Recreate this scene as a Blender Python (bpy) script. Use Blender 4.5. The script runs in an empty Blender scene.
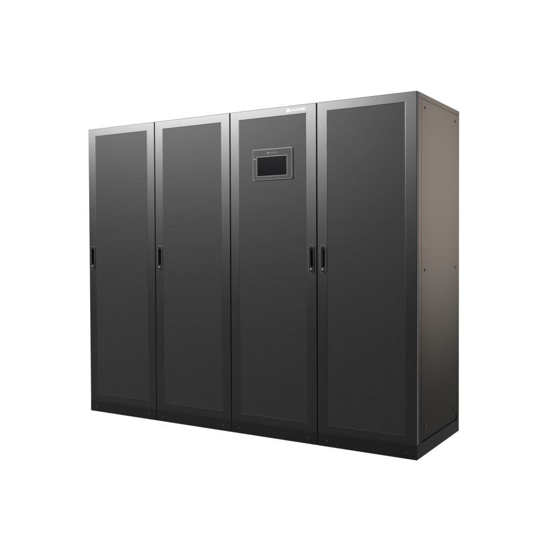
import bpy, bmesh, math
from mathutils import Vector, Matrix

H=2.0
CX,CY,CZ,YAW,PITCH,ROLL,F,D,PX,PY=2.57416,-3.95355,1.17253,-0.57256,-0.02173,-0.00533,754.70436,0.78056,-40.87,-13.17
scene=bpy.context.scene
coll=scene.collection
# ---------------- materials ----------------
def newmat(name):
    m=bpy.data.materials.new(name);m.use_nodes=True
    return m,m.node_tree.nodes,m.node_tree.links,m.node_tree.nodes['Principled BSDF']
def paint(name,col,rough,spec=.5,noise=.15,metal=0,scale=400):
    m,n,l,b=newmat(name)
    b.inputs['Roughness'].default_value=rough
    b.inputs['Specular IOR Level'].default_value=spec
    b.inputs['Metallic'].default_value=metal
    tc=n.new('ShaderNodeTexCoord');nz=n.new('ShaderNodeTexNoise');nz.inputs['Scale'].default_value=scale
    mp=n.new('ShaderNodeMapRange');mp.inputs['To Min'].default_value=1-noise;mp.inputs['To Max'].default_value=1+noise
    vm=n.new('ShaderNodeVectorMath');vm.operation='SCALE';vm.inputs[0].default_value=col
    l.new(tc.outputs['Object'],nz.inputs['Vector']);l.new(nz.outputs['Fac'],mp.inputs['Value'])
    l.new(mp.outputs['Result'],vm.inputs['Scale']);l.new(vm.outputs['Vector'],b.inputs['Base Color'])
    bp=n.new('ShaderNodeBump');bp.inputs['Strength'].default_value=.03;bp.inputs['Distance'].default_value=.001
    l.new(nz.outputs['Fac'],bp.inputs['Height']);l.new(bp.outputs['Normal'],b.inputs['Normal'])
    return m
M_frame=paint("door_paint",(.0010,.0010,.00103),.31,.118)
M_body=paint("body_paint",(.003,.003,.003),.5,.1)
M_plinth=paint("plinth_paint",(.0009,.0009,.0009),.5,.035)
M_side=paint("side_paint",(.0195,.0171,.0150),.6,.03)
M_handle=paint("handle_plastic",(.0007,.0007,.0007),.3,.07)
M_rim=paint("handle_rim",(.028,.028,.029),.3,.25)
M_white=paint("white_print",(.26,.26,.26),.6,.05,noise=0)
M_grey=paint("grey_print",(.055,.055,.055),.6,.05,noise=0)
M_bezel=paint("bezel_plastic",(.0018,.0018,.0019),.5,.05)
M_silver=paint("silver_trim",(.06,.06,.062),.35,.3)
M_screen=paint("screen_glass",(.001,.001,.0012),.1,.12,noise=0)
M_screw=paint("screw_steel",(.003,.003,.003),.4,.15)
M_bolt=paint("bolt_steel",(.005,.005,.005),.4,.12)
M_lamp=paint("indicator_lens",(.06,.06,.06),.3,.3)
def meshmat():
    m,n,l,b=newmat("perforated_steel")
    b.inputs['Roughness'].default_value=.42;b.inputs['Specular IOR Level'].default_value=.035
    tc=n.new('ShaderNodeTexCoord');sx=n.new('ShaderNodeSeparateXYZ');l.new(tc.outputs['Object'],sx.inputs[0])
    def mth(op,a,bb=None):
        k=n.new('ShaderNodeMath');k.operation=op
        for i,v in enumerate((a,bb)):
            if v is None: continue
            if isinstance(v,(int,float)): k.inputs[i].default_value=v
            else: l.new(v,k.inputs[i])
        return k.outputs[0]
    k=2*math.pi/.0092
    a=mth('SINE',mth('MULTIPLY',sx.outputs['X'],k));c=mth('SINE',mth('MULTIPLY',sx.outputs['Z'],k))
    pr=mth('ADD',mth('MULTIPLY',a,.8),c)
    mp=n.new('ShaderNodeMapRange');mp.inputs['From Min'].default_value=-1.8;mp.inputs['From Max'].default_value=1.8
    mp.inputs['To Min'].default_value=.0017;mp.inputs['To Max'].default_value=.0056
    l.new(pr,mp.inputs['Value'])
    nz=n.new('ShaderNodeTexNoise');nz.inputs['Scale'].default_value=150;l.new(tc.outputs['Object'],nz.inputs['Vector'])
    # faint horizontal fold lines in the sheet, one every 0.33 m
    ln=mth('LESS_THAN',mth('PINGPONG',mth('ADD',sx.outputs['Z'],.02),.165),.0022)
    v=mth('MULTIPLY',mp.outputs['Result'],mth('ADD',.75,mth('MULTIPLY',nz.outputs['Fac'],.5)))
    v=mth('MULTIPLY',v,mth('SUBTRACT',1.0,mth('MULTIPLY',ln,.22)))
    cb=n.new('ShaderNodeCombineColor')
    for i in range(3): l.new(v,cb.inputs[i])
    l.new(cb.outputs[0],b.inputs['Base Color'])
    return m
M_mesh=meshmat()

# ---------------- mesh helpers ----------------
def mkobj(name,bm,mats,loc=(0,0,0),parent=None):
    me=bpy.data.meshes.new(name);bmesh.ops.recalc_face_normals(bm,faces=bm.faces[:]);bm.to_mesh(me);bm.free()
    for m in mats: me.materials.append(m)
    o=bpy.data.objects.new(name,me);coll.objects.link(o);o.location=loc
    if parent: o.parent=parent
    return o
def box(bm,x0,x1,y0,y1,z0,z1,bev=0,mi=0,seg=2):
    r=bmesh.ops.create_cube(bm,size=1)
    vs=r['verts']
    for v in vs: v.co=Vector(((x0+x1)/2+v.co.x*(x1-x0),(y0+y1)/2+v.co.y*(y1-y0),(z0+z1)/2+v.co.z*(z1-z0)))
    fs=set(f for v in vs for f in v.link_faces)
    for f in fs: f.material_index=mi
    if bev:
        es=list(set(e for v in vs for e in v.link_edges))
        bmesh.ops.bevel(bm,geom=es,offset=bev,segments=seg,affect='EDGES',profile=.5)
def ring(bm,x0,x1,z0,z1,prof,mi=0):
    loops=[]
    for (a,b,c,d,y) in prof:
        loops.append([bm.verts.new((x0+a,y,z0+c)),bm.verts.new((x1-b,y,z0+c)),bm.verts.new((x1-b,y,z1-d)),bm.verts.new((x0+a,y,z1-d))])
    n=len(loops)
    for i in range(n):
        A=loops[i];B=loops[(i+1)%n]
        for j in range(4):
            f=bm.faces.new((A[j],A[(j+1)%4],B[(j+1)%4],B[j]));f.material_index=mi
def stadium(bm,cx,cz,w,h,y0,y1,mi=0,n=10,r=None,inset=0.001):
    r=w/2 if r is None else r
    def lp(y,s):
        vs=[]
        for (sx,sz,a0) in ((1,1,0),(-1,1,90),(-1,-1,180),(1,-1,270)):
            for k in range(n+1):
                a=math.radians(a0+90*k/n)
                vs.append(bm.verts.new((cx+sx*(w/2-r)+(r-s)*math.cos(a),y,cz+sz*(h/2-r)+(r-s)*math.sin(a))))
        return vs
    L=[lp(y1,0),lp(y0+inset,0),lp(y0,inset)]
    m=len(L[0])
    for i in range(2):
        for j in range(m):
            f=bm.faces.new((L[i][j],L[i][(j+1)%m],L[i+1][(j+1)%m],L[i+1][j]));f.material_index=mi
    for q in (L[0],L[2]):
        f=bm.faces.new(q);f.material_index=mi
def disc(bm,c,r,axis,t,mi=0,n=16):
    M=Matrix.Rotation(math.pi/2,4,'X' if axis=='y' else 'Y')
    bmesh.ops.create_cone(bm,cap_ends=True,segments=n,radius1=r,radius2=r,depth=t,matrix=Matrix.Translation(c)@M)
def textmesh(name,body,size,mat):
    cu=bpy.data.curves.new(name,'FONT');cu.body=body;cu.size=size;cu.align_x='LEFT';cu.align_y='CENTER';cu.extrude=.0003;cu.offset=size*.004;cu.space_character=1.12
    t=bpy.data.objects.new(name,cu);coll.objects.link(t)
    dg=bpy.context.evaluated_depsgraph_get()
    me=bpy.data.meshes.new_from_object(t.evaluated_get(dg));bpy.data.objects.remove(t)
    me.transform(Matrix.Rotation(math.pi/2,4,'X'));me.materials.clear();me.materials.append(mat);return me
def emblem(bm,cx,cz,R,y):
    # eight rounded petals opening as a fan
    for k in range(8):
        a=math.radians(-6+k*192/7)
        d=Vector((math.cos(a),0,math.sin(a)));t=Vector((-d.z,0,d.x))
        c=Vector((cx,y,cz-R*.42));w=R*.155
        if k in (0,7): L=.66
        elif k in (1,6): L=.9
        else: L=1.12
        pts=[c+d*R*.16]
        for (u,s) in ((.45,-.55),(.7,-1),(.88,-.8),(1,-.3),(1,.3),(.88,.8),(.7,1),(.45,.55)):
            pts.append(c+d*R*L*u+t*w*s)
        bm.faces.new([bm.verts.new(q+Vector((0,-.00003*k,0))) for q in pts])
def logo(name,parent,cx,cz,size,y,mat):
    me=textmesh(name,"HUAWEI",size,mat)
    bm=bmesh.new();bm.from_mesh(me)
    bmesh.ops.translate(bm,verts=bm.verts[:],vec=(cx+size*.45,y,cz))
    emblem(bm,cx-size*.45,cz,size*.74,y-.0004)
    return mkobj(name,bm,[mat],parent=parent)

CW=.6;PL=.08;DT=.028
def cabinet(x,handle,side=None,display=False,label=""):
    e=bpy.data.objects.new("equipment_cabinet",None);coll.objects.link(e);e.location=(x,0,0)
    e.empty_display_size=.2
    e["label"]=label;e["category"]="cabinet";e["group"]="row of black equipment cabinets"
    h=CW/2
    rs=.004 if side=='R' else 0; ls=.004 if side=='L' else 0
    bm=bmesh.new()
    box(bm,-h+.0015+ls,h-.0015-rs,.034,D,PL+.0015,H-.004,.002)
    box(bm,-h+.001,h-.001,.031,D+.002,H-.03,H,.003)
    for sx in (-1,1):
        box(bm,sx*(h-.0215)-.020,sx*(h-.0215)+.020,.030,.075,PL+.001,H-.031,.002)
        box(bm,sx*(h-.0215)-.020,sx*(h-.0215)+.020,D-.045,D+.001,PL+.001,H-.031,.002)
    mkobj("cabinet_body",bm,[M_side if side=='R' else M_body],parent=e)
    bm=bmesh.new()
    box(bm,-h+.0015,h-.0015,.0008,D,0,PL,.0012)
    pl=mkobj("plinth",bm,[M_plinth],parent=e)
    for sx in (-.24,.24):
        bm=bmesh.new();disc(bm,(sx,.0005,.036),.005,'y',.004)
        mkobj("bolt",bm,[M_bolt],parent=pl)
    z0=PL+.0015;z1=H-.002
    bl,br,bb,bt=(.066,.066,.047,.055)
    g=.002
    bm=bmesh.new()
    ring(bm,-h+g,h-g,z0,z1,[(0,0,0,0,DT),(0,0,0,0,.003),(.0008,.0008,.0004,.0008,.0008),(.003,.003,.001,.003,0),
        (bl-.003,br-.003,bb-.003,bt-.003,0),(bl,br,bb,bt,.0005),(bl,br,bb,bt,DT)])
    door=mkobj("door",bm,[M_frame],parent=e)
    bm=bmesh.new()
    box(bm,-h+bl+.0001,h-br-.0001,.0006,.010,z0+bb+.0001,z1-bt-.0001)
    mkobj("perforated_panel",bm,[M_mesh],parent=door)
    hx=(-h+.040) if handle=='L' else (h-.036)
    hz=1.09
    bm=bmesh.new()
    stadium(bm,hx,hz,.036,.165,-.006,.002,0)
    stadium(bm,hx,hz,.031,.160,-.008,-.004,1)
    stadium(bm,hx,hz+.012,.014,.105,-.020,-.006,1,inset=.004)
    stadium(bm,hx,hz-.058,.014,.014,-.011,-.006,0)
    mkobj("handle",bm,[M_rim,M_handle],parent=door)
    if display:
        logo("logo_lettering",door,.126,z1-.029,.0225,-.0006,M_white)
        dx,dz,dw,dh=.006,1.66,.27,.185
        bm=bmesh.new()
        stadium(bm,0,0,dw,dh,-.010,.004,1,n=4,r=.006,inset=.002)
        stadium(bm,0,0,dw-.006,dh-.006,-.012,-.009,0,n=4,r=.004,inset=.001)
        dis=mkobj("display_panel",bm,[M_bezel,M_silver],loc=(dx,0,dz),parent=e)
        bm=bmesh.new();ring(bm,-.1045,.1045,-.0715,.0475,[(0,0,0,0,-.0115),(0,0,0,0,-.0128),(.0015,.0015,.0015,.0015,-.0128),(.0015,.0015,.0015,.0015,-.0115)])
        mkobj("screen_rim",bm,[M_rim],parent=dis)
        bm=bmesh.new();stadium(bm,0,-.012,.205,.115,-.0140,-.011,0,n=3,r=.003)
        mkobj("screen",bm,[M_screen],parent=dis)
        logo("display_lettering",dis,-.020,.068,.0125,-.0125,M_grey)
        bm=bmesh.new();disc(bm,(-.118,-.0125,.035),.003,'y',.003)
        mkobj("indicator_lamp",bm,[M_lamp],parent=dis)
    if side=='R':
        bm=bmesh.new()
        box(bm,h-.006,h-.0012,.0772,D-.0472,PL+.035,H-.033,.001)
        sp=mkobj("side_panel",bm,[M_side],parent=e)
        for yy in (.125,D-.09):
            for zz in (H-.075,1.03,.16):
                bm=bmesh.new();disc(bm,(h+.0005,yy,zz),.0075,'x',.005)
                mkobj("screw",bm,[M_screw],parent=sp)
    return e
cabinet(-.9,'L','L',label="black equipment cabinet with perforated door at closed end of row")
cabinet(-.3,'L',label="black equipment cabinet with perforated door, standing between two cabinets")
cabinet(.3,'R',display=True,label="black equipment cabinet with touchscreen display and white logo on door")
cabinet(.9,'L','R',label="black equipment cabinet with exposed taupe grey side panel")

# ---------------- studio ----------------
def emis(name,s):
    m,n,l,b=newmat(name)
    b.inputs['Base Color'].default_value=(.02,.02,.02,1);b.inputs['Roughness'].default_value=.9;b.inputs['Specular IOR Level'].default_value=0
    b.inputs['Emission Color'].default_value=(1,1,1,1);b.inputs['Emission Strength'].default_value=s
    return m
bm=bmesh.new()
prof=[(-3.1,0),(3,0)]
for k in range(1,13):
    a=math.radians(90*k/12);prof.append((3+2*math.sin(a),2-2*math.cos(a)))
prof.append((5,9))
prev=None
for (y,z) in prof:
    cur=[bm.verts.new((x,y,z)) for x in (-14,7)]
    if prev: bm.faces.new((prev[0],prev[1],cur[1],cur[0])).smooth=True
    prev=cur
o=mkobj("glowing_floor",bm,[emis("white_glow_sweep",1.0)]);o["kind"]="structure"  # floor and backdrop emit their own white, so no shadow shows on them
o["label"]="added seamless white floor that glows, curving up behind"

w=bpy.data.worlds.new("World");scene.world=w;w.use_nodes=True
w.node_tree.nodes['Background'].inputs[0].default_value=(1,1,1,1);w.node_tree.nodes['Background'].inputs[1].default_value=.01
def area(name,loc,target,sx,sy,power,col=(1,1,1)):
    li=bpy.data.lights.new(name,'AREA');li.shape='RECTANGLE';li.size=sx;li.size_y=sy;li.energy=power;li.color=col
    o=bpy.data.objects.new(name,li);coll.objects.link(o);o.location=loc
    o.rotation_euler=(Vector(target)-Vector(loc)).to_track_quat('-Z','Y').to_euler();return o
area("softbox_lamp",(-4.8,-6.5,4.5),(0,0,1.8),5.4,2.2,6800)
sl=bpy.data.lights.new("side_fill",'SPOT');sl.energy=6500;sl.color=(1,.965,.93);sl.spot_size=math.radians(32);sl.spot_blend=1;sl.shadow_soft_size=.4  # added out-of-view spot, brightens the upper side panel and fades downward
so=bpy.data.objects.new("side_fill",sl);coll.objects.link(so);so.location=(5,.15,2.0)
so.rotation_euler=(Vector((1.2,.42,1.55))-so.location).to_track_quat('-Z','Y').to_euler()

cam=bpy.data.cameras.new("Camera");co=bpy.data.objects.new("Camera",cam);coll.objects.link(co)
cam.sensor_width=36;cam.lens=F/550*36;cam.clip_end=200
cam.shift_x=-PX/550;cam.shift_y=PY/550
fw=Vector((math.sin(YAW)*math.cos(PITCH),math.cos(YAW)*math.cos(PITCH),math.sin(PITCH)))
r=Vector((math.cos(YAW),-math.sin(YAW),0));u=r.cross(fw)
r2=r*math.cos(ROLL)+u*math.sin(ROLL);u2=-r*math.sin(ROLL)+u*math.cos(ROLL)
co.matrix_world=Matrix(((r2.x,u2.x,-fw.x,CX),(r2.y,u2.y,-fw.y,CY),(r2.z,u2.z,-fw.z,CZ),(0,0,0,1)))
scene.camera=co
scene.view_settings.view_transform='Standard';scene.view_settings.look='None';scene.view_settings.exposure=0
